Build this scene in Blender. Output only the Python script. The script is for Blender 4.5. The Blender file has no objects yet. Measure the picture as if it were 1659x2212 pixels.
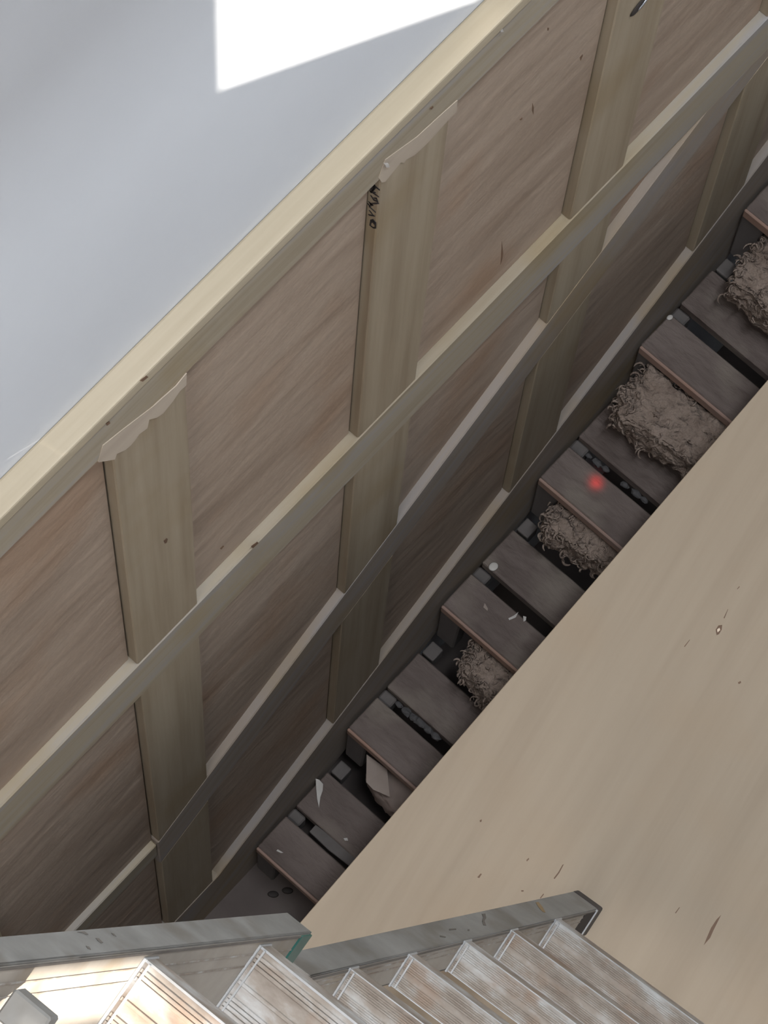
import bpy, bmesh, math, random
from mathutils import Vector, Matrix, noise

random.seed(7)
scene = bpy.context.scene
C = scene.collection
ZO = 6.175            # height of the camera above the lower landing; z values below are measured from the camera
FPX, CX, CY, SX = 7000.0, 829.5, 1106.0, 0.953
W = Matrix(((0.7433173419399066, 0.6408848358674353, -0.19169234811687888),
            (0.6678648935765565, -0.6947681606240127, 0.26693386242869427),
            (0.0378921245032124, -0.3264411587687692, -0.9444577051209526)))

# ------------------------------------------------------------------ camera
cam = bpy.data.objects.new('camera', bpy.data.cameras.new('camera'))
C.objects.link(cam)
cam.data.sensor_width = 36.0
cam.data.sensor_fit = 'AUTO'
cam.data.lens = FPX / 2212.0 * 36.0
cam.data.clip_start = 0.05
rx, dy, fz = [Vector((W[0][i], W[1][i], W[2][i])) for i in range(3)]
cam.matrix_world = Matrix(((rx.x, -dy.x, -fz.x, SX), (rx.y, -dy.y, -fz.y, 0), (rx.z, -dy.z, -fz.z, ZO), (0, 0, 0, 1)))
scene.camera = cam

# ------------------------------------------------------------------ light
scene.view_settings.view_transform = 'Standard'
scene.view_settings.look = 'None'
scene.view_settings.gamma = 1.0
scene.view_settings.use_curve_mapping = False
scene.view_settings.exposure = 0.0

world = bpy.data.worlds.new('sky')
scene.world = world
world.use_nodes = True
bg = world.node_tree.nodes['Background']
bg.inputs[0].default_value = (0.76, 0.87, 1.0, 1)
bg.inputs[1].default_value = 0.48

SUN = Vector((1.0, -0.60, 0.56))
sun = bpy.data.objects.new('sun', bpy.data.lights.new('sun', 'SUN'))
C.objects.link(sun)
sun.data.energy = 20.0
sun.data.angle = math.radians(0.35)
sun.data.color = (1.0, 0.95, 0.88)
sun.rotation_euler = SUN.to_track_quat('Z', 'Y').to_euler()

def area(name, loc, target, sx, sy, energy, color):
    l = bpy.data.objects.new(name, bpy.data.lights.new(name, 'AREA'))
    C.objects.link(l)
    l.data.shape = 'RECTANGLE'; l.data.size = sx; l.data.size_y = sy
    l.data.energy = energy; l.data.color = color
    l.location = (loc[0], loc[1], loc[2] + ZO)
    l.rotation_euler = (Vector(loc) - Vector(target)).to_track_quat('Z', 'Y').to_euler()
    return l
# added area lamps: overhead for the plaster band, behind the camera for stile sides
area('overhead_fill', (1.167, 1.0, 1.6), (1.167, 1.0, -3.5), 0.22, 2.2, 230.0, (0.84, 0.91, 1.0))
area('rear_fill', (0.75, -1.5, -1.9), (0.1, 1.5, -5.0), 1.0, 1.2, 40.0, (1.0, 0.93, 0.89))

# ------------------------------------------------------------------ projection helpers (photograph pixel -> plane in the place)
def ray(u, v): return W @ Vector(((u - CX) / FPX, (v - CY) / FPX, 1.0))
def onX(u, v, x=0.0):
    d = ray(u, v); p = d * ((x - SX) / d.x); return Vector((x, p.y, p.z))
def onY(u, v, y):
    d = ray(u, v); p = d * (y / d.y); return Vector((p.x + SX, p.y, p.z))
def onZ(u, v, z):
    d = ray(u, v); p = d * (z / d.z); return Vector((p.x + SX, p.y, z))
def at(u, v, t):
    p = ray(u, v) * t; return Vector((p.x + SX, p.y, p.z))

# ------------------------------------------------------------------ materials
def new_mat(name):
    m = bpy.data.materials.new(name); m.use_nodes = True
    nt = m.node_tree
    return m, nt, nt.nodes['Principled BSDF']

def grained(name, cols, scale=(3, 40, 40), rot=(0, 0, 0), rough=0.8, bump=0.15, stain=None, stain_amt=0.5,
            stain_scale=3.0, bump_scale=None, bump_noise=6.0, detail=6.0, fine=0.0, dist=0.004, metallic=0.0, grain_noise=1.0):
    m, nt, b = new_mat(name)
    N, L = nt.nodes, nt.links
    tc = N.new('ShaderNodeTexCoord')
    mp = N.new('ShaderNodeMapping'); mp.inputs['Scale'].default_value = scale; mp.inputs['Rotation'].default_value = rot
    mr = N.new('ShaderNodeMapping'); mr.inputs['Rotation'].default_value = rot
    L.new(tc.outputs['Object'], mr.inputs[0])
    mp.inputs['Rotation'].default_value = (0, 0, 0)
    L.new(mr.outputs[0], mp.inputs[0])
    n1 = N.new('ShaderNodeTexNoise'); n1.inputs['Scale'].default_value = grain_noise; n1.inputs['Detail'].default_value = detail
    n1.inputs['Roughness'].default_value = 0.6
    L.new(mp.outputs[0], n1.inputs['Vector'])
    cr = N.new('ShaderNodeValToRGB')
    while len(cr.color_ramp.elements) < len(cols): cr.color_ramp.elements.new(0.5)
    for i, c in enumerate(cols):
        e = cr.color_ramp.elements[i]; e.position = 0.30 + 0.40 * i / (len(cols) - 1); e.color = (*c, 1)
    L.new(n1.outputs[0], cr.inputs[0])
    col = cr.outputs[0]
    if stain:
        n2 = N.new('ShaderNodeTexNoise'); n2.inputs['Scale'].default_value = stain_scale; n2.inputs['Detail'].default_value = 3
        L.new(mr.outputs[0], n2.inputs['Vector'])
        r2 = N.new('ShaderNodeMapRange'); r2.inputs[1].default_value = 0.52; r2.inputs[2].default_value = 0.68
        r2.inputs[4].default_value = stain_amt
        L.new(n2.outputs[0], r2.inputs[0])
        mx = N.new('ShaderNodeMix'); mx.data_type = 'RGBA'
        L.new(r2.outputs[0], mx.inputs[0]); L.new(col, mx.inputs[6]); mx.inputs[7].default_value = (*stain, 1)
        col = mx.outputs[2]
    L.new(col, b.inputs['Base Color'])
    b.inputs['Roughness'].default_value = rough
    b.inputs['Metallic'].default_value = metallic
    if bump:
        n3 = N.new('ShaderNodeTexNoise'); n3.inputs['Scale'].default_value = bump_noise; n3.inputs['Detail'].default_value = 4
        mb = N.new('ShaderNodeMapping'); mb.inputs['Scale'].default_value = bump_scale or (1, 1, 1)
        L.new(mr.outputs[0], mb.inputs[0]); L.new(mb.outputs[0], n3.inputs['Vector'])
        bp = N.new('ShaderNodeBump'); bp.inputs['Strength'].default_value = bump; bp.inputs['Distance'].default_value = dist
        L.new(n3.outputs[0], bp.inputs['Height']); L.new(bp.outputs[0], b.inputs['Normal'])
    return m

M = {}
M['plaster'] = grained('white_plaster', [(0.545, 0.55, 0.56), (0.585, 0.59, 0.60)], (2, 2, 2), bump=0.10, bump_noise=5, rough=0.9)
M['panel'] = grained('veneer_plywood', [(0.25, 0.182, 0.132), (0.31, 0.232, 0.172), (0.35, 0.268, 0.202)], (14, 3.0, 14), rot=(0.12, 0, 0), bump=0.6,
                     bump_scale=(8, 9, 26), bump_noise=1.1, stain=(0.26, 0.135, 0.065), stain_amt=0.4, stain_scale=3.2, rough=0.6, dist=0.005)
M['stile'] = grained('pine_stile', [(0.215, 0.160, 0.102), (0.275, 0.217, 0.146), (0.32, 0.258, 0.18)], (34, 34, 1.1), bump=0.3, bump_scale=(30, 30, 2),
                     bump_noise=1.0, stain=(0.20, 0.13, 0.05), stain_amt=0.35, stain_scale=4, rough=0.7, dist=0.003)
M['rail'] = grained('pine_rail', [(0.24, 0.19, 0.125), (0.30, 0.25, 0.18), (0.27, 0.25, 0.235)], (30, 1.2, 30), bump=0.3, bump_scale=(30, 1.5, 30),
                    bump_noise=1.0, stain=(0.25, 0.17, 0.06), stain_amt=0.5, stain_scale=4, rough=0.7, dist=0.003)
M['cap'] = grained('pine_cap', [(0.33, 0.27, 0.18), (0.42, 0.35, 0.25)], (30, 1.2, 30), bump=0.25, bump_scale=(30, 2, 30), bump_noise=1.0, rough=0.7,
                   stain=(0.25, 0.20, 0.12), stain_amt=0.4, dist=0.003)
RA = (math.atan(0.724), 0, 0)
M['string'] = grained('pine_string', [(0.22, 0.175, 0.135), (0.27, 0.22, 0.175), (0.25, 0.225, 0.21)], (30, 1.2, 30), rot=(-RA[0], 0, 0), bump=0.3,
                      bump_scale=(30, 1.5, 30), bump_noise=1.0, stain=(0.27, 0.18, 0.07), stain_amt=0.5, stain_scale=4, rough=0.7, dist=0.003)
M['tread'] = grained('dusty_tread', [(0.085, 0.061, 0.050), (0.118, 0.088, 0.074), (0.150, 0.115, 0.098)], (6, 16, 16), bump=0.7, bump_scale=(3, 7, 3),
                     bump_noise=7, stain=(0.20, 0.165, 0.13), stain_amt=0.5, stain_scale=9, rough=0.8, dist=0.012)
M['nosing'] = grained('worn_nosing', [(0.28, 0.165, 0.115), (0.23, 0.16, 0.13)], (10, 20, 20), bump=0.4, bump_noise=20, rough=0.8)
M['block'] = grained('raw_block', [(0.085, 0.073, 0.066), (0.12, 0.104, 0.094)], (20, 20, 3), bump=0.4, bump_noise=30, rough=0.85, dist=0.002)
M['wool'] = grained('wool_fill', [(0.15, 0.105, 0.08), (0.24, 0.18, 0.14), (0.29, 0.22, 0.175)], (22, 22, 22), bump=1.0, bump_noise=60, rough=0.95, dist=0.02)
M['paper'] = grained('brown_paper', [(0.17, 0.12, 0.095), (0.22, 0.17, 0.14)], (12, 12, 12), bump=0.5, bump_noise=25, rough=0.8)
M['rubble'] = grained('rubble', [(0.05, 0.047, 0.047), (0.10, 0.09, 0.085)], (20, 20, 20), bump=0.5, bump_noise=30, rough=0.9)
M['chip'] = grained('pale_shaving', [(0.40, 0.36, 0.32), (0.50, 0.47, 0.43)], (20, 20, 20), bump=0.2, rough=0.8)
M['floor'] = grained('dark_screed', [(0.07, 0.054, 0.047), (0.10, 0.08, 0.07)], (8, 8, 8), bump=0.3, bump_noise=12, rough=0.9)
M['ply'] = grained('birch_plywood', [(0.275, 0.21, 0.143), (0.30, 0.232, 0.16), (0.32, 0.25, 0.174)], (34, 1.6, 20), rot=(0, 0, math.radians(-11)), bump=0.08,
                   bump_scale=(30, 1.5, 1), bump_noise=1, rough=0.7, stain=(0.30, 0.215, 0.135), stain_amt=0.35, stain_scale=5)
M['knotmark'] = grained('knot_mark', [(0.10, 0.055, 0.03), (0.16, 0.09, 0.05)], (20, 20, 20), bump=0, rough=0.7)
M['plyedge'] = grained('cut_plywood_edge', [(0.22, 0.14, 0.08), (0.34, 0.24, 0.15)], (2, 2, 260), bump=0, rough=0.9)
M['alu'] = grained('dirty_aluminium', [(0.17, 0.163, 0.148), (0.225, 0.215, 0.195), (0.28, 0.27, 0.248)], (12, 12, 12), bump=0.15, bump_noise=14, rough=0.55,
                   stain=(0.14, 0.12, 0.095), stain_amt=0.6, stain_scale=14, metallic=0.15, dist=0.002)
M['alu_web'] = grained('dull_aluminium', [(0.25, 0.215, 0.175), (0.35, 0.31, 0.26)], (12, 12, 12), bump=0.15, bump_noise=14, rough=0.6,
                       stain=(0.25, 0.19, 0.12), stain_amt=0.6, stain_scale=16, metallic=0.1, dist=0.002)
M['rung'] = grained('splashed_aluminium', [(0.16, 0.12, 0.09), (0.265, 0.225, 0.185), (0.42, 0.41, 0.39)], (14, 34, 34), bump=0.6, bump_noise=40, rough=0.6,
                    stain=(0.24, 0.155, 0.10), stain_amt=0.6, stain_scale=20, metallic=0.1, dist=0.002)
M['edge'] = grained('bright_edge', [(0.34, 0.34, 0.335), (0.46, 0.46, 0.455)], (20, 20, 20), bump=0, rough=0.4, metallic=0.4)
M['rubber'] = grained('black_rubber', [(0.025, 0.022, 0.02), (0.06, 0.05, 0.045)], (20, 20, 20), bump=0.2, rough=0.6)
M['green'] = grained('green_plastic', [(0.010, 0.055, 0.042), (0.03, 0.12, 0.095)], (20, 20, 20), bump=0.1, rough=0.35)
M['ink'] = grained('black_marker', [(0.008, 0.006, 0.008), (0.012, 0.01, 0.012)], bump=0, rough=0.5)
M['steel'] = grained('shiny_steel', [(0.35, 0.36, 0.38), (0.5, 0.5, 0.52)], bump=0, rough=0.25, metallic=0.9)
M['dark'] = grained('dark_hole', [(0.02, 0.015, 0.012), (0.03, 0.022, 0.018)], bump=0, rough=0.8)

# ------------------------------------------------------------------ mesh helpers
class MB:
    def __init__(s): s.bm = bmesh.new()
    def hexa(s, p):                                   # 8 points: bottom ring 0-3, top ring 4-7
        v = [s.bm.verts.new(q) for q in p]
        for f in ((3, 2, 1, 0), (4, 5, 6, 7), (0, 1, 5, 4), (1, 2, 6, 5), (2, 3, 7, 6), (3, 0, 4, 7)):
            s.bm.faces.new([v[i] for i in f])
        return s
    def box(s, x0, x1, y0, y1, z0, z1):
        return s.hexa([(x0, y0, z0), (x1, y0, z0), (x1, y1, z0), (x0, y1, z0), (x0, y0, z1), (x1, y0, z1), (x1, y1, z1), (x0, y1, z1)])
    def obox(s, o, a, b, c):                          # origin and three edge vectors
        o, a, b, c = map(Vector, (o, a, b, c))
        return s.hexa([o, o + a, o + a + b, o + b, o + c, o + a + c, o + a + b + c, o + b + c])
    def prism(s, poly, e):                            # 3-D polygon swept along the vector e
        e = Vector(e); n = len(poly)
        a = [s.bm.verts.new(Vector(p)) for p in poly]; b = [s.bm.verts.new(Vector(p) + e) for p in poly]
        s.bm.faces.new(list(reversed(a))); s.bm.faces.new(b)
        for i in range(n): s.bm.faces.new((a[i], a[(i + 1) % n], b[(i + 1) % n], b[i]))
        return s
    def yz(s, poly, x0, x1): return s.prism([(x0, y, z) for y, z in poly], (x1 - x0, 0, 0))
    def bevel(s, w, seg=1):
        bmesh.ops.recalc_face_normals(s.bm, faces=s.bm.faces)
        bmesh.ops.bevel(s.bm, geom=[e for e in s.bm.edges if len(e.link_faces) == 2 and e.calc_face_angle(0) > 0.5],
                        offset=w, segments=seg, profile=0.5, affect='EDGES', clamp_overlap=True)
        return s
    def subdiv(s, n):
        bmesh.ops.subdivide_edges(s.bm, edges=s.bm.edges[:], cuts=n, use_grid_fill=True); return s
    def rough_up(s, amp, freq, seed=0.0, smooth=True):
        s.bm.normal_update()
        o = Vector((seed * 7.3, seed * 3.1, seed * 5.7))
        mv = [(v, v.normal * amp * (noise.noise(v.co * freq + o) + 0.5 * noise.noise(v.co * freq * 2.3 + o))) for v in s.bm.verts]
        for v, d in mv: v.co += d
        if smooth:
            for f in s.bm.faces: f.smooth = True
        return s
    def build(s, name, mat, parent=None, base=None):
        bmesh.ops.recalc_face_normals(s.bm, faces=s.bm.faces)
        if parent is not None:
            off = Vector(parent['_base'])
        else:
            off = Vector(base) if base is not None else Vector((0, 0, 0))
        for v in s.bm.verts: v.co -= off
        me = bpy.data.meshes.new(name); s.bm.to_mesh(me); s.bm.free()
        me.materials.append(M[mat] if isinstance(mat, str) else mat)
        o = bpy.data.objects.new(name, me); C.objects.link(o)
        if parent is not None: o.parent = parent
        else: o.location = (off.x, off.y, off.z + ZO)
        BASE.append(o); o['_base'] = tuple(off)
        return o
BASE = []

def tag(o, label=None, cat=None, group=None, kind=None):
    if label: o['label'] = label
    if cat: o['category'] = cat
    if group: o['group'] = group
    if kind: o['kind'] = kind
    return o
def thing(name, label, cat, base=(0, 0, 0), group=None):
    o = bpy.data.objects.new(name, None); C.objects.link(o)
    o.empty_display_size = 0.05
    o.location = (base[0], base[1], base[2] + ZO); o['_base'] = tuple(base); BASE.append(o)
    return tag(o, label, cat, group)

def fill_with_holes(outer, holes, x0, x1):            # a board in the YZ plane with openings
    b = MB(); es = []
    for loop in [outer] + holes:
        vs = [b.bm.verts.new((x0, y, z)) for y, z in loop]
        es += [b.bm.edges.new((vs[i], vs[(i + 1) % len(vs)])) for i in range(len(vs))]
    bmesh.ops.triangle_fill(b.bm, edges=es, use_beauty=True, use_dissolve=False)
    r = bmesh.ops.extrude_face_region(b.bm, geom=b.bm.faces[:])
    for v in [g for g in r['geom'] if isinstance(g, bmesh.types.BMVert)]: v.co.x += x1 - x0
    return b

# ------------------------------------------------------------------ the setting
FL = -6.175                                            # lower landing
tag(MB().box(-0.14, -0.028, -1.6, 4.4, FL - 0.1, 1.0).build('wall_left', 'plaster'), kind='structure')
tag(MB().box(-0.04, 3.2, -1.6, 4.4, FL - 0.12, FL).build('floor', 'floor'), kind='structure')
tag(MB().box(-0.04, 3.2, 4.4, 4.5, FL - 0.1, 1.0).build('wall_back', 'plaster'), kind='structure')
tag(MB().box(-0.04, 3.2, -1.7, -1.6, FL - 0.1, 1.0).build('wall_front', 'plaster'), kind='structure')
tag(MB().box(0.86, 0.96, 0.30, 4.4, FL, -4.52).build('wall_inner', 'plaster'), kind='structure')
tag(MB().box(0.96, 3.2, -1.6, 4.4, -4.66, -4.522).build('floor_upper', 'floor'), kind='structure')
# unseen slab added so its front edge shades the top of the plaster
tag(MB().box(-0.04, 0.30, -1.6, 4.4, -1.46, -1.2).build('shade_slab', 'plaster'), kind='structure')

def sunback(p, x): k = (x - p[0]) / SUN.x; return (p[1] + SUN.y * k, p[2] + SUN.z * k)
XW = 3.2
# fly section line (needed for the second opening)
FT = 3.4
def fly_t(u, V=2900.0): return FT * (V - 620.0) / (V - u)
fp1 = at(620, 1971, FT); fp2 = at(0, 2023, fly_t(0))
def frame(p1, p2, a):
    L = (p2 - p1).normalized(); b = -(L.x + a * L.y) / L.z
    R = Vector((1, a, b)).normalized(); N = L.cross(R)
    if N.y > 0: N = -N                                # N points down the picture (towards -Y)
    return L, R, N
fL, fR, fN = frame(fp1, fp2, 0.04)
c0, c1 = onX(466, 190, -0.028), onX(1010, 0, -0.028)
patch = [tuple(c0), (-0.028, c0.y, -2.05), (-0.028, 1.44, -2.05), (-0.028, 1.44, c0.z + (c1.z - c0.z) / (c1.y - c0.y) * (1.44 - c0.y))]
hole1 = [sunback(p, XW) for p in patch]
s292 = (at(292, 1971 + 328 * 52 / 620.0, fly_t(292)) - fp1).dot(fL)
wb = fp1 + fR * 0.0335
ra = wb + fL * (s292 + 0.031)
fb = wb + fL * (s292 + 0.33)
hole2 = [sunback(tuple(q), XW) for q in (fb + fN * 0.012, ra + fN * 0.016, ra + fR * 0.32 + fN * 0.018, ra + fR * 0.32 + fN * 0.080, ra + fN * 0.084, fb + fN * 0.088)]
tag(fill_with_holes([(-1.6, FL - 0.1), (4.4, FL - 0.1), (4.4, 1.0), (-1.6, 1.0)], [hole1, hole2], XW, XW + 0.02).build('sun_mask_wall', 'plaster'), kind='structure')  # unseen wall, openings shaped to cast the sun patch and the ladder beam

# ------------------------------------------------------------------ wall panelling
ST = [(0.357, 0.476), (0.803, 0.922), (1.247, 1.368), (1.698, 1.816), (2.140, 2.260), (2.586, 2.706)]
PX = -0.016
pan = thing('wall_panelling', 'half-finished timber panelling fixed along the left stair wall', 'panelling', (0, 1.5, -6.175))
Y0, Y1 = 0.30, 3.2
b = MB().box(-0.028, 0.004, Y0, Y1, -3.266, -3.238).bevel(0.003, 2); cap = b.build('cap_moulding', 'cap', pan)
tag(cap, 'pale timber ledge along the top of the panelling')
MB().box(-0.028, -0.0005, Y0, Y1, -3.362, -3.266).bevel(0.002).build('top_rail', 'rail', pan)
MB().box(-0.028, 0.0, Y0, Y1, -4.362, -4.215).bevel(0.0025).build('middle_rail', 'rail', pan)
def r3t(y): return -4.845 + 0.724 * (y - 1.365)
def r3b(y): return -4.996 + 0.724 * (y - 1.365)
yt = 1.365 + (-4.362 + 4.845) / 0.724; yb = 1.365 + (-4.362 + 4.996) / 0.724
MB().yz([(0.80, r3t(0.80)), (0.80, r3b(0.80)), (yb, -4.362), (yt, -4.362)], -0.028, -0.0008).bevel(0.002).build('raking_rail', 'string', pan)
MB().box(-0.028, -0.004, Y0, 0.80, -5.345, -5.272).bevel(0.002).build('lower_rail', 'rail', pan)
def sb(y): return -5.717 + 0.724 * (y - 1.244)
ylow = 0.935
MB().yz([(Y0, sb(ylow)), (ylow, sb(ylow)), (Y1, sb(Y1)), (Y1, sb(Y1) - 0.42), (1.05, FL), (Y0, FL)], -0.028, 0.0).bevel(0.002).build('string_board', 'string', pan)

def jag(n, amp): return [random.uniform(-amp, amp) for _ in range(n)]
stile_top = {}
for k, (a, c) in enumerate(ST):
    th = -0.0012
    o = MB().box(-0.028, th, a, c, -4.215, -3.362).bevel(0.0018).build('stile', 'stile', pan); stile_top[k] = o
    # middle and lower lengths stop at the raking rail
    if c < 0.75:
        MB().box(-0.028, th, a, c, -5.272, -4.362).bevel(0.0018).build('stile', 'stile', pan)
        MB().box(-0.028, th, a, c, sb(ylow), -5.345).bevel(0.0018).build('stile', 'stile', pan)
    else:
        if r3t(a) < -4.37:
            MB().yz([(a, r3t(a)), (c, min(r3t(c), -4.363)), (c, -4.362), (a, -4.362)], -0.028, th).bevel(0.0015).build('stile', 'stile', pan)
        ta, tc_ = min(r3b(a), -4.362), min(r3b(c), -4.362)
        MB().yz([(a, sb(max(a, ylow))), (c, sb(max(c, ylow))), (c, tc_), (a, ta)], -0.028, th).bevel(0.0018).build('stile', 'stile', pan)
edges = [(ST[i][1], ST[i + 1][0]) for i in range(len(ST) - 1)] + [(ST[-1][1], Y1)]
for i, (a, c) in enumerate(edges):
    e = 0.0005
    g = 0.0035                                         # open joint at the next stile
    def panel(poly, seed):
        MB().yz(poly, PX - 0.006, PX).build('panel', 'panel', pan)
    panel([(a + e, -4.214), (c - g, -4.214), (c - g, -3.363), (a + e, -3.363)], i)
    if c < 0.81:
        panel([(a + e, -5.271), (c - g, -5.271), (c - g, -4.363), (a + e, -4.363)], i)
        panel([(a + e, sb(ylow)), (c - g, sb(ylow)), (c - g, -5.346), (a + e, -5.346)], i)
    else:
        if r3t(a) < -4.37:
            cc = min(c, yt)
            poly = [(a + e, r3t(a)), (cc - g, r3t(cc)), (cc - g, -4.363), (a + e, -4.363)] if cc == c else [(a + e, r3t(a)), (cc, -4.363), (a + e, -4.363)]
            panel(poly, i)
        top = [(a + e, min(r3b(a), -4.363))]
        if a < yb < c: top = [(a + e, r3b(a)), (yb, -4.363)]
        panel([(a + e, sb(a)), (c - g, sb(c)), (c - g, min(r3b(c), -4.363))] + top[::-1], i)

# pale torn strips left where the top rail meets two stiles
def torn(pts, parent):
    q = [onX(u, v, 0.0) for u, v in pts]
    MB().prism([(-0.001, p.y, p.z) for p in q], (0.0014, 0, 0)).build('torn_veneer', 'torn', parent)['label'] = 'pale ragged strip of torn veneer'
M['torn'] = grained('torn_veneer', [(0.36, 0.29, 0.22), (0.42, 0.345, 0.265)], (30, 3, 30), bump=0.2, bump_noise=20)
torn([(212, 998), (222, 962), (262, 930), (330, 878), (380, 834), (403, 806), (402, 832), (388, 845), (372, 868), (352, 893), (338, 902), (322, 906), (318, 925),
      (300, 938), (292, 950), (282, 962), (270, 972), (252, 980), (248, 992), (226, 996)], pan)
torn([(818, 384), (832, 345), (900, 296), (950, 250), (988, 216), (986, 240), (960, 268), (920, 312), (895, 335), (878, 344), (872, 352), (866, 350), (848, 372), (832, 392), (824, 394)], pan)

# small knots, dents and splinters in the timber
def wmark(name, mat, pts, x, parent, th=0.0006):
    MB().prism([(x - 0.0002, p.y, p.z) for p in (onX(u, v, x) for u, v in pts)], (th, 0, 0)).build(name, mat, parent)
wmark('knot', 'knotmark', [(353, 1168), (359, 1162), (362, 1164), (360, 1172), (356, 1174)], -0.0012, stile_top[1])
wmark('splinter', 'chip', [(1074, 56), (1081, 57), (1084, 66), (1078, 66)], 0.0, pan, 0.003)
wmark('splinter', 'chip', [(828, 352), (836, 351), (838, 358), (831, 359)], 0.0, pan, 0.003)
wmark('dent', 'knotmark', [(542, 1180), (556, 1170), (558, 1173), (546, 1184)], 0.0, pan)
wmark('dent', 'knotmark', [(228, 915), (236, 910), (238, 914), (231, 919)], 0.0, pan)
wmark('dent', 'knotmark', [(302, 822), (316, 811), (320, 814), (308, 824)], 0.004, cap)
wmark('dent', 'knotmark', [(928, 234), (935, 229), (936, 232), (931, 236)], 0.0, pan)
for q in ([(1252, 124), (1258, 117), (1259, 120), (1254, 132)], [(1150, 222), (1153, 232), (1152, 248), (1149, 238)], [(1122, 258), (1128, 253), (1128, 258), (1124, 260)],
          [(1084, 520), (1087, 548), (1085, 560), (1081, 572)], [(1182, 60), (1186, 60), (1185, 66), (1182, 66)], [(475, 1185), (482, 1178), (484, 1180), (478, 1187)]):
    wmark('gouge', 'knotmark', q, PX, pan, 0.0004)

# handwriting in black marker on the left face of one stile
def stroke_mesh(b, pts, w, plane_y):
    q = [onY(u, v, plane_y) for u, v in pts]
    for p0, p1 in zip(q, q[1:]):
        d = Vector((p1.x - p0.x, 0, p1.z - p0.z)); 
        if d.length < 1e-6: continue
        n = Vector((-d.z, 0, d.x)).normalized() * w; d2 = d.normalized() * w * 0.6
        A = [Vector((p.x, plane_y, p.z)) for p in (p0, p1)]
        pts4 = [A[0] - d2 - n, A[1] + d2 - n, A[1] + d2 + n, A[0] - d2 + n]
        b.prism(pts4, (0, -0.0005, 0))
zt = lambda x, y: (780 + x / 7.541, 330 + y / 7.541)
S = [[(150, 590), (220, 530), (300, 600), (240, 560), (190, 620)], [(220, 520), (215, 560), (160, 640), (230, 645)],
     [(150, 620), (285, 715)], [(165, 700), (210, 770), (270, 790), (250, 740), (215, 740)],
     [(130, 800), (190, 850), (150, 830), (285, 820)], [(115, 830), (140, 865), (180, 850)],
     [(140, 880), (235, 965)], [(140, 940), (205, 1025)], [(130, 1010), (150, 1015), (215, 1025)],
     [(235, 1220), (200, 1220), (150, 1180), (165, 1100), (200, 1090), (235, 1130), (235, 1220)], [(175, 1130), (205, 1110), (215, 1160)]]
b = MB()
for s_ in S: stroke_mesh(b, [zt(*p) for p in s_], 0.0011, 1.2469)
b.build('handwriting', 'ink', stile_top[2])

# eyelet at the top of the right-hand stile
def blob(b, c, a1, a2, h, n=20):                      # low dome on a plane spanned by a1, a2
    c, a1, a2, h = map(Vector, (c, a1, a2, h))
    rings = [(1.0, 0.0), (0.85, 0.55), (0.55, 0.85)]
    R_ = []
    for r, z in rings:
        R_.append([b.bm.verts.new(c + a1 * r * math.cos(2 * math.pi * i / n) + a2 * r * math.sin(2 * math.pi * i / n) + h * z) for i in range(n)])
    t = b.bm.verts.new(c + h)
    bt = b.bm.verts.new(c - h * 0.1)
    for A, B in zip(R_, R_[1:]):
        for i in range(n): b.bm.faces.new((A[i], A[(i + 1) % n], B[(i + 1) % n], B[i]))
    for i in range(n):
        b.bm.faces.new((R_[-1][i], R_[-1][(i + 1) % n], t)); b.bm.faces.new((R_[0][(i + 1) % n], R_[0][i], bt))
    for f in b.bm.faces: f.smooth = True
    return b
kc = onX(1379, 14, 0.0)
e1 = (onX(1397, -8) - onX(1362, 37)) * 0.5; e2 = Vector((0, e1.z, -e1.y)).normalized() * 0.010
blob(MB(), kc, e1, e2, (0.003, 0, 0)).build('knot', 'dark', stile_top[3])
blob(MB(), kc + Vector((0.003, 0, 0)) + e1 * 0.35 - e2 * 0.1, e1 * 0.65, e2 * 0.35, (0.002, 0, 0)).build('knot_rim', 'steel', stile_top[3])

# ------------------------------------------------------------------ staircase
stair = thing('staircase', 'rough dark timber staircase with gaps between its tread boards', 'staircase', (0.43, 1.0, FL))
YI = lambda i: 1.032 + 0.2486 * i
ZI = lambda i: -5.995 + 0.180 * i
NS = 9
for i in range(NS):
    y, z = YI(i), ZI(i); j = random.uniform(-0.002, 0.002)
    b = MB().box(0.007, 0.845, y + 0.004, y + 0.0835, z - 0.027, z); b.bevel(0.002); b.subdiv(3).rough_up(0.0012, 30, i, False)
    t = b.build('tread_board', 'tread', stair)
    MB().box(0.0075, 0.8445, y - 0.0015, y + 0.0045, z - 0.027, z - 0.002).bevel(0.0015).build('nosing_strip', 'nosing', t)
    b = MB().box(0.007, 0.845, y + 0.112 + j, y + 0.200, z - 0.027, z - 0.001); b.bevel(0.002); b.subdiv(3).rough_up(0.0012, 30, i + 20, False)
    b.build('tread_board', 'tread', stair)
    # block against the wall under the nosing, and the square stub behind the tread below
    lo = z - 0.178
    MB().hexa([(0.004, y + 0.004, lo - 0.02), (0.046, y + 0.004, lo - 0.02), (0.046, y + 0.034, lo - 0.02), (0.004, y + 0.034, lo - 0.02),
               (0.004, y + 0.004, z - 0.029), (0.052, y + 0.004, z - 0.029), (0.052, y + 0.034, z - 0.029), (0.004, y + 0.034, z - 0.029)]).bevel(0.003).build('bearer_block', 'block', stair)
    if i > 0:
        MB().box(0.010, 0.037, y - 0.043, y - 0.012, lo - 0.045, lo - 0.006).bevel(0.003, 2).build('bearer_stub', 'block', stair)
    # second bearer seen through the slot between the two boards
    MB().box(0.006, 0.036, y + 0.086, y + 0.109, z - 0.06, z - 0.014).bevel(0.003).build('bearer_stub', 'block', stair)
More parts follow.
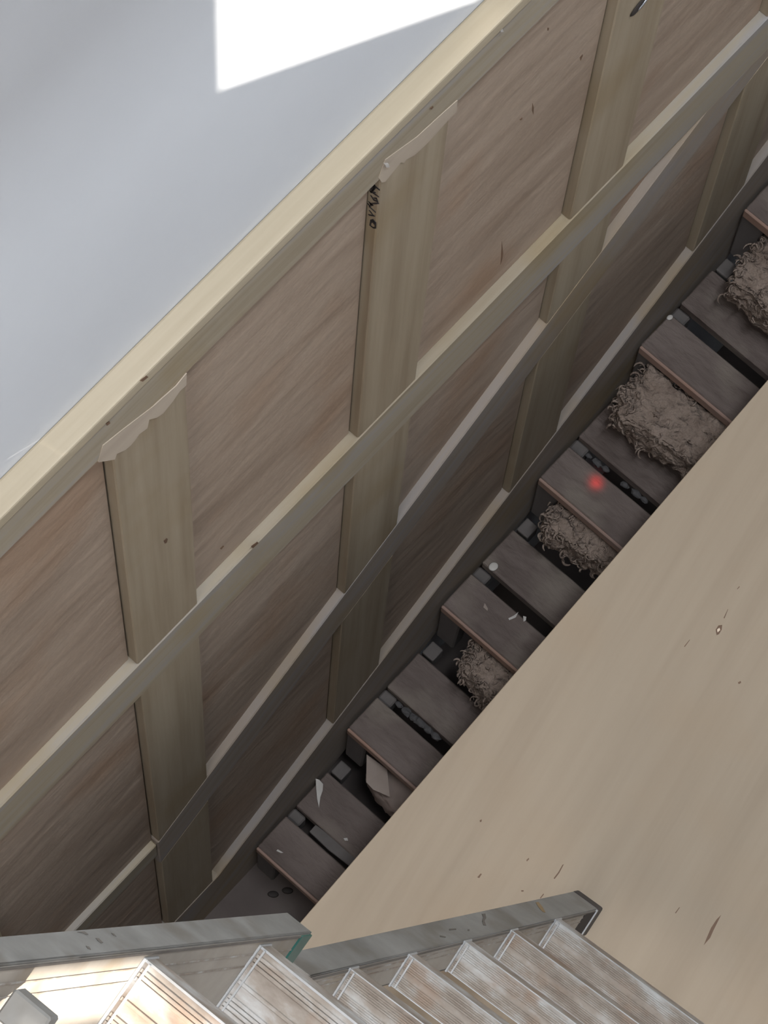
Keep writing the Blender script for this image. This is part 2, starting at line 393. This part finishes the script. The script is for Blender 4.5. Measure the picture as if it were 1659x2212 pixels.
# under the treads: raking carriages
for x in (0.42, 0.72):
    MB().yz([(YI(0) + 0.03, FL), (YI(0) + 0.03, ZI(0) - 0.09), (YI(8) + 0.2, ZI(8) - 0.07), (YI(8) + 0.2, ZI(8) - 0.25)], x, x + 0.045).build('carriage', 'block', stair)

# wool and paper stuffed in the risers
def curls(b, spots, seed):                            # short bent strands of fibre on the surface of a wad
    rnd = random.Random(seed)
    for p in rnd.sample(spots, min(320, len(spots))):
        r = rnd.uniform(0.004, 0.010); a0 = rnd.uniform(0, 6.28); sweep = rnd.uniform(1.5, 3.6); w = rnd.uniform(0.0014, 0.0028)
        tilt = Matrix.Rotation(rnd.uniform(-0.9, 0.9), 3, 'X') @ Matrix.Rotation(rnd.uniform(-0.9, 0.9), 3, 'Y')
        c = Vector((math.cos(a0), math.sin(a0), 0)) * r
        prev = None; n = 7
        for k in range(n + 1):
            a = a0 + sweep * k / n
            d = Vector((math.cos(a), math.sin(a), 0)); q = p + tilt @ (d * r - c + Vector((0, 0, 0.0015 + 0.004 * math.sin(math.pi * k / n))))
            ww = w * (0.4 + 0.6 * math.sin(math.pi * k / n))
            rd, up = tilt @ d, tilt @ Vector((0, 0, 1))
            ring = [b.bm.verts.new(q + rd * ww * math.cos(t) + up * ww * math.sin(t)) for t in (0, 1.57, 3.14, 4.71)]
            if prev:
                for m in range(4): b.bm.faces.new((prev[m], prev[(m + 1) % 4], ring[(m + 1) % 4], ring[m])).smooth = True
            prev = ring
def lump(name, mat, pts, z, top, amp, fr, seed, label, cat, group=None, cuts=14):
    poly = [(onZ(u, v, z)) for u, v in pts]
    b = MB(); b.prism([Vector((p.x, p.y, z - 0.05)) for p in poly], (0, 0, 0.05 + top)); b.bevel(0.008, 2)
    bmesh.ops.triangulate(b.bm, faces=b.bm.faces[:])
    for _ in range(3 if cuts > 8 else 2):
        bmesh.ops.subdivide_edges(b.bm, edges=[e for e in b.bm.edges if e.calc_length() > 0.006], cuts=2)
        bmesh.ops.triangulate(b.bm, faces=b.bm.faces[:])
        if len(b.bm.verts) > 25000: break
    b.rough_up(amp, fr, seed); b.rough_up(amp * 0.5, fr * 2.6, seed + 1)
    if mat == 'wool': curls(b, [f.calc_center_median() for f in b.bm.faces if f.normal.z > 0.1 or f.normal.y < -0.5], seed)
    c = sum((p for p in poly), Vector()) / len(poly)
    return tag(b.build(name, mat, base=(c.x, c.y, z - 0.05)), label, cat, group)
lump('insulation_wool', 'wool', [(1400, 800), (1700, 1010), (1640, 1110), (1340, 915), (1335, 865)], ZI(4) - 0.075, 0.03, 0.014, 45, 1,
     'thick curly wad of wool insulation between two treads, second wad from the top', 'insulation')
lump('insulation_wool', 'wool', [(1640, 520), (1940, 760), (1860, 850), (1575, 620)], ZI(5) - 0.075, 0.03, 0.014, 45, 2,
     'curly wool insulation wad highest up the stairs at the right edge', 'insulation')
lump('insulation_wool', 'wool', [(1205, 1085), (1480, 1310), (1440, 1350), (1300, 1230), (1178, 1155), (1180, 1125)], ZI(3) - 0.07, 0.025, 0.010, 40, 3,
     'ragged wool insulation with a black gap below it, just below the red-spotted tread', 'insulation')
lump('insulation_wool', 'wool', [(1025, 1385), (1300, 1600), (1200, 1640), (1050, 1510), (1000, 1450), (1005, 1420)], ZI(2) - 0.07, 0.02, 0.011, 28, 4,
     'torn brown insulation wad with a dark hollow at its left, mid stairs', 'insulation')
lump('crumpled_paper', 'paper', [(800, 1630), (1050, 1830), (980, 1870), (860, 1770), (815, 1720), (795, 1680)], ZI(1) - 0.09, 0.02, 0.010, 22, 5,
     'crumpled brown paper stuffed under the second tread from the bottom', 'paper', cuts=6)
# stiff folded scrap of paper in front of it
def shard(name, mat, pts, z, dz, label, cat, th=0.0015, group=None):
    q = [onZ(u, v, z + d) for (u, v), d in zip(pts, dz)]
    b = MB(); b.prism(q, (0, 0, th)); bmesh.ops.triangulate(b.bm, faces=[f for f in b.bm.faces if len(f.verts) > 4])
    c = sum(q, Vector()) / len(q)
    return tag(b.build(name, mat, base=tuple(c)), label, cat, group)
shard('paper_scrap', 'chip', [(792, 1630), (836, 1662), (842, 1722), (806, 1706), (791, 1690)], ZI(1) - 0.05, [0, -0.004, 0, 0.002, 0],
      'stiff torn scrap of pale brown paper standing in the lower riser gap', 'paper scrap')
M['scrap'] = grained('kraft_scrap', [(0.24, 0.185, 0.15), (0.30, 0.24, 0.20)], (12, 12, 12), bump=0.4, bump_noise=20, rough=0.8)
bpy.data.objects['paper_scrap'].data.materials[0] = M['scrap']

# rubble in the slots
def pebble(u, v, z, r, label, group, seed, name='rubble_piece', mat='rubble', cat='rubble'):
    c = onZ(u, v, z)
    bm = MB(); bmesh.ops.create_icosphere(bm.bm, subdivisions=2, radius=1.0)
    for w in bm.bm.verts:
        w.co = Vector((w.co.x * r * 1.4, w.co.y * r * 0.9, w.co.z * r * 0.8)) * (1 + 0.35 * noise.noise(w.co * 1.7 + Vector((seed, 0, 0)))) + c
    return tag(bm.build(name, mat, base=tuple(c)), label, cat, group)
G1 = 'grey rubble in the slot of the second tread'
for k, (u, v, r) in enumerate([(879, 1538, .0085), (893, 1550, .0075), (908, 1560, .010), (925, 1575, .0085), (941, 1590, .008), (862, 1522, .006)]):
    pebble(u, v, ZI(1) - 0.022, r, 'grey rubble lump lying in the slot between the second tread boards', G1, k)
G2 = 'dark crumbs in the slot above the red spot'
for k, (u, v, r) in enumerate([(1272, 985, .005), (1290, 1000, .0075), (1308, 1013, .006), (1350, 1048, .0065), (1374, 1066, .008), (1392, 1080, .006)]):
    pebble(u, v, ZI(3) - 0.024, r, 'dark rubble crumb in the slot behind the red-spotted tread board', G2, k + 9)
b = MB(); q = [onZ(u, v, ZI(0) - 0.012) for u, v in ((682, 1783), (725, 1815), (795, 1872), (772, 1885), (710, 1838), (668, 1798))]
b.prism(q, (0, 0, 0.007)); b.bevel(0.001)
tag(b.build('wood_offcut', 'block', base=tuple(q[0])), 'grey flat wood offcut wedged in the slot of the lowest tread', 'offcut')

# litter on the boards
def on_tread(name, mat, pts, i, label, cat, th=0.0012, curl=0.0, group=None):
    n = len(pts); return shard(name, mat, pts, ZI(i) + 0.0015, [curl * (k % 2) for k in range(n)], label, cat, th, group)
on_tread('wood_shaving', 'chip', [(682, 1682), (690, 1685), (698, 1694), (697, 1708), (692, 1722), (689, 1745), (685, 1725), (683, 1702)], 0,
         'long pale curled shaving on the lowest upper board near the wall', 'shaving')
c = onZ(1066, 1224, ZI(2))
b = MB(); blob(b, c, (0.008, 0.004, 0), (-0.003, 0.009, 0), (0, 0, 0.003))
tag(b.build('plaster_crumb', 'chip', base=tuple(c)), 'round whitish crumb on the front edge of the third tread, mid stairs', 'crumb')
c = onZ(1447, 686, ZI(4))
b = MB(); blob(b, c, (0.005, 0.002, 0), (-0.001, 0.006, 0), (0, 0, 0.003))
tag(b.build('plaster_crumb', 'chip', base=tuple(c)), 'small whitish crumb at the wall corner of a tread high up the stairs', 'crumb')
on_tread('wood_shaving', 'chip', [(1098, 1336), (1110, 1330), (1120, 1322), (1114, 1334), (1100, 1340)], 2, 'small pale twisted shaving, left of two mid-stair scraps', 'shaving')
on_tread('wood_shaving', 'chip', [(1130, 1331), (1137, 1333), (1136, 1340), (1131, 1343)], 2, 'tiny pale scrap, right of the two mid-stair scraps', 'shaving')
on_tread('wood_shaving', 'scrap', [(1047, 1303), (1054, 1315), (1053, 1320), (1044, 1312)], 2, 'tiny brown triangular flake on the third tread board', 'shaving')
on_tread('wood_shaving', 'chip', [(600, 1835), (612, 1842), (607, 1843), (597, 1838)], 0, 'short pale sliver on the lowest front tread board', 'shaving')
on_tread('wood_shaving', 'chip', [(742, 1811), (750, 1810), (752, 1816), (745, 1816)], 0, 'tiny white chip at the front edge of the lowest back board', 'shaving')
# holes/dirt on the landing
for k, (u, v) in enumerate([(590, 1932), (621, 1924)]):
    c = onZ(u, v, FL)
    b = MB(); blob(b, c + Vector((0, 0, 0.001)), (0.009, 0.006, 0), (-0.003, 0.006, 0), (0, 0, 0.003))
    tag(b.build('dirt_lump', 'dark', base=tuple(c)), ['black dirt lump on the bottom landing, the left one', 'black dirt lump on the bottom landing, the right one'][k], 'dirt')

# red laser dot
dotp = onZ(1288, 1042, ZI(3))
lz = bpy.data.objects.new('laser_level', bpy.data.lights.new('laser_level', 'SPOT')); C.objects.link(lz)
src = Vector((1.05, 0.05, -0.2))
lz.location = (src.x, src.y, src.z + ZO); lz.rotation_euler = (src - dotp).to_track_quat('Z', 'Y').to_euler()
lz.data.energy = 1500.0; lz.data.color = (1.0, 0.03, 0.02); lz.data.spot_size = math.radians(1.2); lz.data.spot_blend = 1.0; lz.data.shadow_soft_size = 0.002

lz.data.use_nodes = True
nt = lz.data.node_tree; N_, L_ = nt.nodes, nt.links
em = N_['Emission']; em.inputs[0].default_value = (1.0, 0.03, 0.02, 1)
gm = N_.new('ShaderNodeNewGeometry'); cr_ = N_.new('ShaderNodeVectorMath'); cr_.operation = 'CROSS_PRODUCT'
L_.new(gm.outputs['Incoming'], cr_.inputs[0]); cr_.inputs[1].default_value = (dotp - src).normalized()
sp = N_.new('ShaderNodeVectorMath'); sp.operation = 'DOT_PRODUCT'; L_.new(cr_.outputs[0], sp.inputs[0]); L_.new(cr_.outputs[0], sp.inputs[1])
def mth(op, a, b_=None):
    n = N_.new('ShaderNodeMath'); n.operation = op
    for i, q in enumerate((a, b_)):
        if q is None: continue
        if isinstance(q, (int, float)): n.inputs[i].default_value = q
        else: L_.new(q, n.inputs[i])
    return n.outputs[0]
rr = sp.outputs['Value']
L_.new(mth('MULTIPLY', mth('EXPONENT', mth('MULTIPLY', rr, -1.0 / 0.0021 ** 2)), 2.2), em.inputs[1])   # narrow beam profile

# ------------------------------------------------------------------ plywood sheet
PZ = -4.50
e0, e1_ = onZ(655, 1985, PZ), onZ(1659, 820, PZ)
ed = (e1_ - e0).normalized(); en = Vector((ed.y, -ed.x, 0))
o0 = e0 - ed * 0.55
ply = MB().obox(o0 + Vector((0, 0, -0.018)), ed * 2.44, en * 1.22, (0, 0, 0.018)).bevel(0.0008).build('plywood_sheet', 'ply', base=(o0.x, o0.y, PZ - 0.018))
tag(ply, 'large pale birch plywood sheet laid over the stairwell beneath the ladder foot', 'plywood')
ply['_base'] = tuple((o0.x, o0.y, PZ - 0.018))
def fleck(pts, mat='knotmark'):
    q = [onZ(u, v, PZ) for u, v in pts]
    MB().prism(q, (0, 0, 0.0003)).build('knot', mat, ply)
fleck([(1520, 2042), (1530, 2018), (1536, 2004), (1548, 1986), (1558, 1976), (1549, 1994), (1541, 2010), (1534, 2026)])
fleck([(1548, 1372), (1546, 1360), (1552, 1351), (1560, 1350), (1559, 1360), (1553, 1370)])
M['pale_knot'] = grained('pale_knot_core', [(0.6, 0.48, 0.36), (0.66, 0.54, 0.4)], bump=0)
q = [onZ(u, v, PZ + 0.0003) for u, v in ((1550, 1366), (1549, 1360), (1554, 1356), (1556, 1361))]
MB().prism(q, (0, 0, 0.0002)).build('knot_core', M['pale_knot'], ply)
fleck([(1196, 1897), (1206, 1884), (1215, 1868), (1218, 1867), (1208, 1886), (1198, 1899)])
fleck([(1031, 1895), (1038, 1887), (1041, 1888), (1035, 1897)])
fleck([(1137, 1858), (1142, 1853), (1143, 1856), (1138, 1861)])
fleck([(1126, 1923), (1131, 1923), (1131, 1926), (1126, 1926)])
fleck([(1166, 1940), (1174, 1930), (1175, 1932), (1168, 1941)])
fleck([(1458, 1972), (1467, 1960), (1469, 1960), (1460, 1973)])
fleck([(1594, 1474), (1600, 1471), (1601, 1475), (1596, 1478)])
fleck([(1563, 1335), (1572, 1316), (1573, 1316), (1565, 1336)])
fleck([(1036, 1772), (1041, 1770), (1040, 1775), (1037, 1776)])
fleck([(1478, 1396), (1490, 1381), (1490, 1383), (1479, 1398)])
fleck([(1592, 1272), (1597, 1266), (1598, 1268), (1593, 1273)])

# ------------------------------------------------------------------ ladder
M['lip'] = grained('grimy_lip', [(0.10, 0.085, 0.07), (0.15, 0.13, 0.11)], (20, 20, 20), bump=0.1, rough=0.7)
M['rust'] = grained('rust_stain', [(0.22, 0.14, 0.06), (0.28, 0.20, 0.11)], (40, 40, 40), bump=0, rough=0.7)
def pmark(pts, p0, n, mat, parent, name='mark'):      # thin dirt mark on the face through p0 with normal n
    q = []
    for u, v in pts:
        d = ray(u, v); o_ = Vector((SX, 0, 0)); q.append(o_ + d * ((p0 - o_).dot(n) / d.dot(n)) - n * 0.0003)
    MB().prism(q, -n * 0.0003).build(name, mat, parent)
lad = thing('extension_ladder', 'dirty aluminium extension ladder leaning across the plywood sheet', 'ladder', (0.8, 1.05, PZ))
# section = stile line p1->p2, flange width, web depth
def section(p1, p2, a, fw, wd, rungs, rung_wd, rung_th, width, tag_, ribs, length):
    L, R, N = frame(p1, p2, a)
    T = 0.0028
    def stile(o, sgn, name):
        # channel: flange at the upper edge, web towards the rungs, lower flange
        b = MB()
        b.obox(o, L * length, R * fw * sgn, N * T)                          # visible flange
        b.obox(o + R * (fw - T) * sgn, L * length, R * T * sgn, N * wd)     # web
        b.obox(o + N * (wd - T), L * length, R * fw * sgn, N * T)           # far flange
        b.bevel(0.0005)
        s_ = b.build(name, 'alu', lad)
        # two grooves along the web
        g = MB()
        for k in (0.22, 0.38):
            g.obox(o + R * fw * sgn + N * wd * k, L * length, R * 0.0012 * sgn, N * 0.0016)
        g.build('web_rib', 'rung', s_)
        MB().obox(o + R * (fw - 0.0005) * sgn + N * (T + 0.0004), L * length, R * 0.0022 * sgn, N * 0.0024).build('flange_lip', 'lip', s_)
        w_ = MB().obox(o + R * fw * sgn + N * T + L * 0.001, L * (length - 0.002), R * 0.0004 * sgn, N * (wd - 2 * T)).build('stile_web', 'alu_web', s_)
        return s_
    s1 = stile(p1, 1, 'stile')
    s2 = stile(p1 + R * (2 * fw + width), -1, 'stile')
    for s0 in rungs:
        o = p1 + L * s0 + R * fw
        # rung: flat box tread with ribs and a plate at its end
        f0 = (wd - rung_wd) * 0.75
        b = MB().obox(o + N * f0, R * width, N * rung_wd, L * rung_th).bevel(0.0012, 2)
        r_ = b.build('rung', 'rung', lad)
        g = MB()
        for k in ribs:
            g.obox(o + N * (f0 + rung_wd * k) + L * (rung_th - 0.0005) + R * 0.004, R * (width - 0.008), N * rung_wd * 0.05, L * 0.0022)
        g.bevel(0.0004).build('tread_rib', 'rung', r_)
        for k in (0.0, 0.975):
            MB().obox(o + N * (f0 + rung_wd * k - 0.0004) + L * (rung_th - 0.001), R * width, N * rung_wd * 0.03, L * 0.0016).build('rung_edge', 'edge', r_)
        pl = MB().obox(o + N * (f0 - 0.0015) + R * 0.0002 - L * 0.002, R * 0.0028, N * (rung_wd + 0.003), L * (rung_th + 0.006)).bevel(0.0008)
        pl.obox(o + N * (f0 + 0.001) + R * 0.0075 - L * 0.002, R * 0.002, N * (rung_wd - 0.002), L * (rung_th + 0.005))
        pl.build('rung_collar', 'edge', r_)
    return s1, s2, L, R, N
BT = 4.55
def base_t(u, V=3500.0): return BT * (V - 1241.0) / (V - u)
bp1 = at(1241, 1925, BT); bp2 = at(646, 2053, base_t(646))
bL, bR, bN = frame(bp1, bp2, 0.06)
def s_at(p1, p2, L, u, v, tf):                        # distance along the stile of the point seen at (u, v)
    return (at(u, v, tf(u)) - p1).dot(L)
def v_base(u): return 1925 + (1241 - u) * (2053 - 1925) / (1241 - 646.0)
def v_fly(u): return 1971 + (620 - u) * (2023 - 1971) / 620.0
bl = (bp2 - bp1).length + 0.05
FWb = 0.0415
br = [s_at(bp1, bp2, bL, u - 42, v_base(u - 42), base_t) for u in (1200, 1104, 1002, 881, 753)]
s1, s2, L, R, N = section(bp1, bp2, 0.06, FWb, 0.046, br, 0.044, 0.022, 0.40, 'base', (0.12, 0.24, 0.36, 0.62, 0.74, 0.86), bl)
for q in ([(1040, 1975), (1048, 1974), (1050, 1984), (1046, 1990), (1050, 2000), (1044, 1999), (1041, 1990), (1044, 1982)], [(970, 2007), (985, 2006), (985, 2009), (970, 2010)],
          [(950, 2021), (963, 2024), (962, 2026), (950, 2024)], [(1010, 2008), (1014, 2008), (1014, 2011), (1010, 2011)]):
    pmark(q, bp1, bN, 'lip', s1, 'dent')
pmark([(1157, 1950), (1163, 1949), (1172, 1960), (1178, 1972), (1172, 1970), (1163, 1960)], bp1, bN, 'rust', s1, 'rust_stain')
# rubber feet
for st_, o, sg in ((s1, bp1, 1), (s2, bp1 + R * (2 * FWb + 0.40), -1)):
    f_ = MB().obox(o - L * 0.018 - N * 0.001 - R * 0.001 * sg, L * 0.024, R * (FWb + 0.004) * sg, N * 0.048).bevel(0.003, 2).build('foot_cap', 'rubber', st_)
    MB().obox(o + L * 0.0055 + N * 0.004 + R * (FWb + 0.0005) * sg, L * 0.05, R * 0.0012 * sg, N * 0.040).build('foot_hollow', 'dark', f_)
    MB().obox(o + L * 0.006 + N * 0.001 + R * (FWb + 0.0005) * sg, L * 0.003, R * 0.003 * sg, N * 0.044).build('foot_rim', 'edge', f_)
fl = (fp2 - fp1).length + 0.25
FWf = 0.0335
def fly_s(u): return s_at(fp1, fp2, fL, u, v_fly(u), fly_t)
fr = [fly_s(540), fly_s(292)]
WDf = 0.094
s1, s2, L, R, N = section(fp1, fp2, 0.04, FWf, WDf, fr, 0.080, 0.030, 0.40, 'fly', (0.10, 0.16, 0.22, 0.50, 0.72, 0.78, 0.84, 0.90), fl)
for st_, o, sg in ((s1, fp1, 1), (s2, fp1 + R * (2 * FWf + 0.40), -1)):
    b = MB().obox(o - L * 0.003 + N * 0.0028 + R * (FWf - 0.001) * sg, L * 0.034, R * 0.0035 * sg, N * (WDf - 0.004))
    b.obox(o - L * 0.003 + N * 0.0005, L * 0.004, R * FWf * sg, N * (WDf - 0.002))
    b.bevel(0.0006).build('end_cap', 'green', st_)
for q in ([(166, 2014), (182, 2013), (190, 2019), (186, 2020), (178, 2016)], [(206, 2027), (213, 2028), (222, 2037), (218, 2038), (211, 2033)], [(185, 2044), (192, 2046), (196, 2052), (189, 2050)],
          [(240, 2016), (246, 2018), (251, 2024), (245, 2021)]):
    pmark(q, fp1, fN, 'lip', s1, 'scuff')
# rung lock bracket low on the fly stile
o = at(8, 2195, fly_t(0) - 0.02)
b = MB().obox(o, R * 0.040, -N * 0.030, L * 0.02); b.bevel(0.002)
b.build('lock_bracket', 'alu', s1)

for o in BASE:
    if '_base' in o: del o['_base']
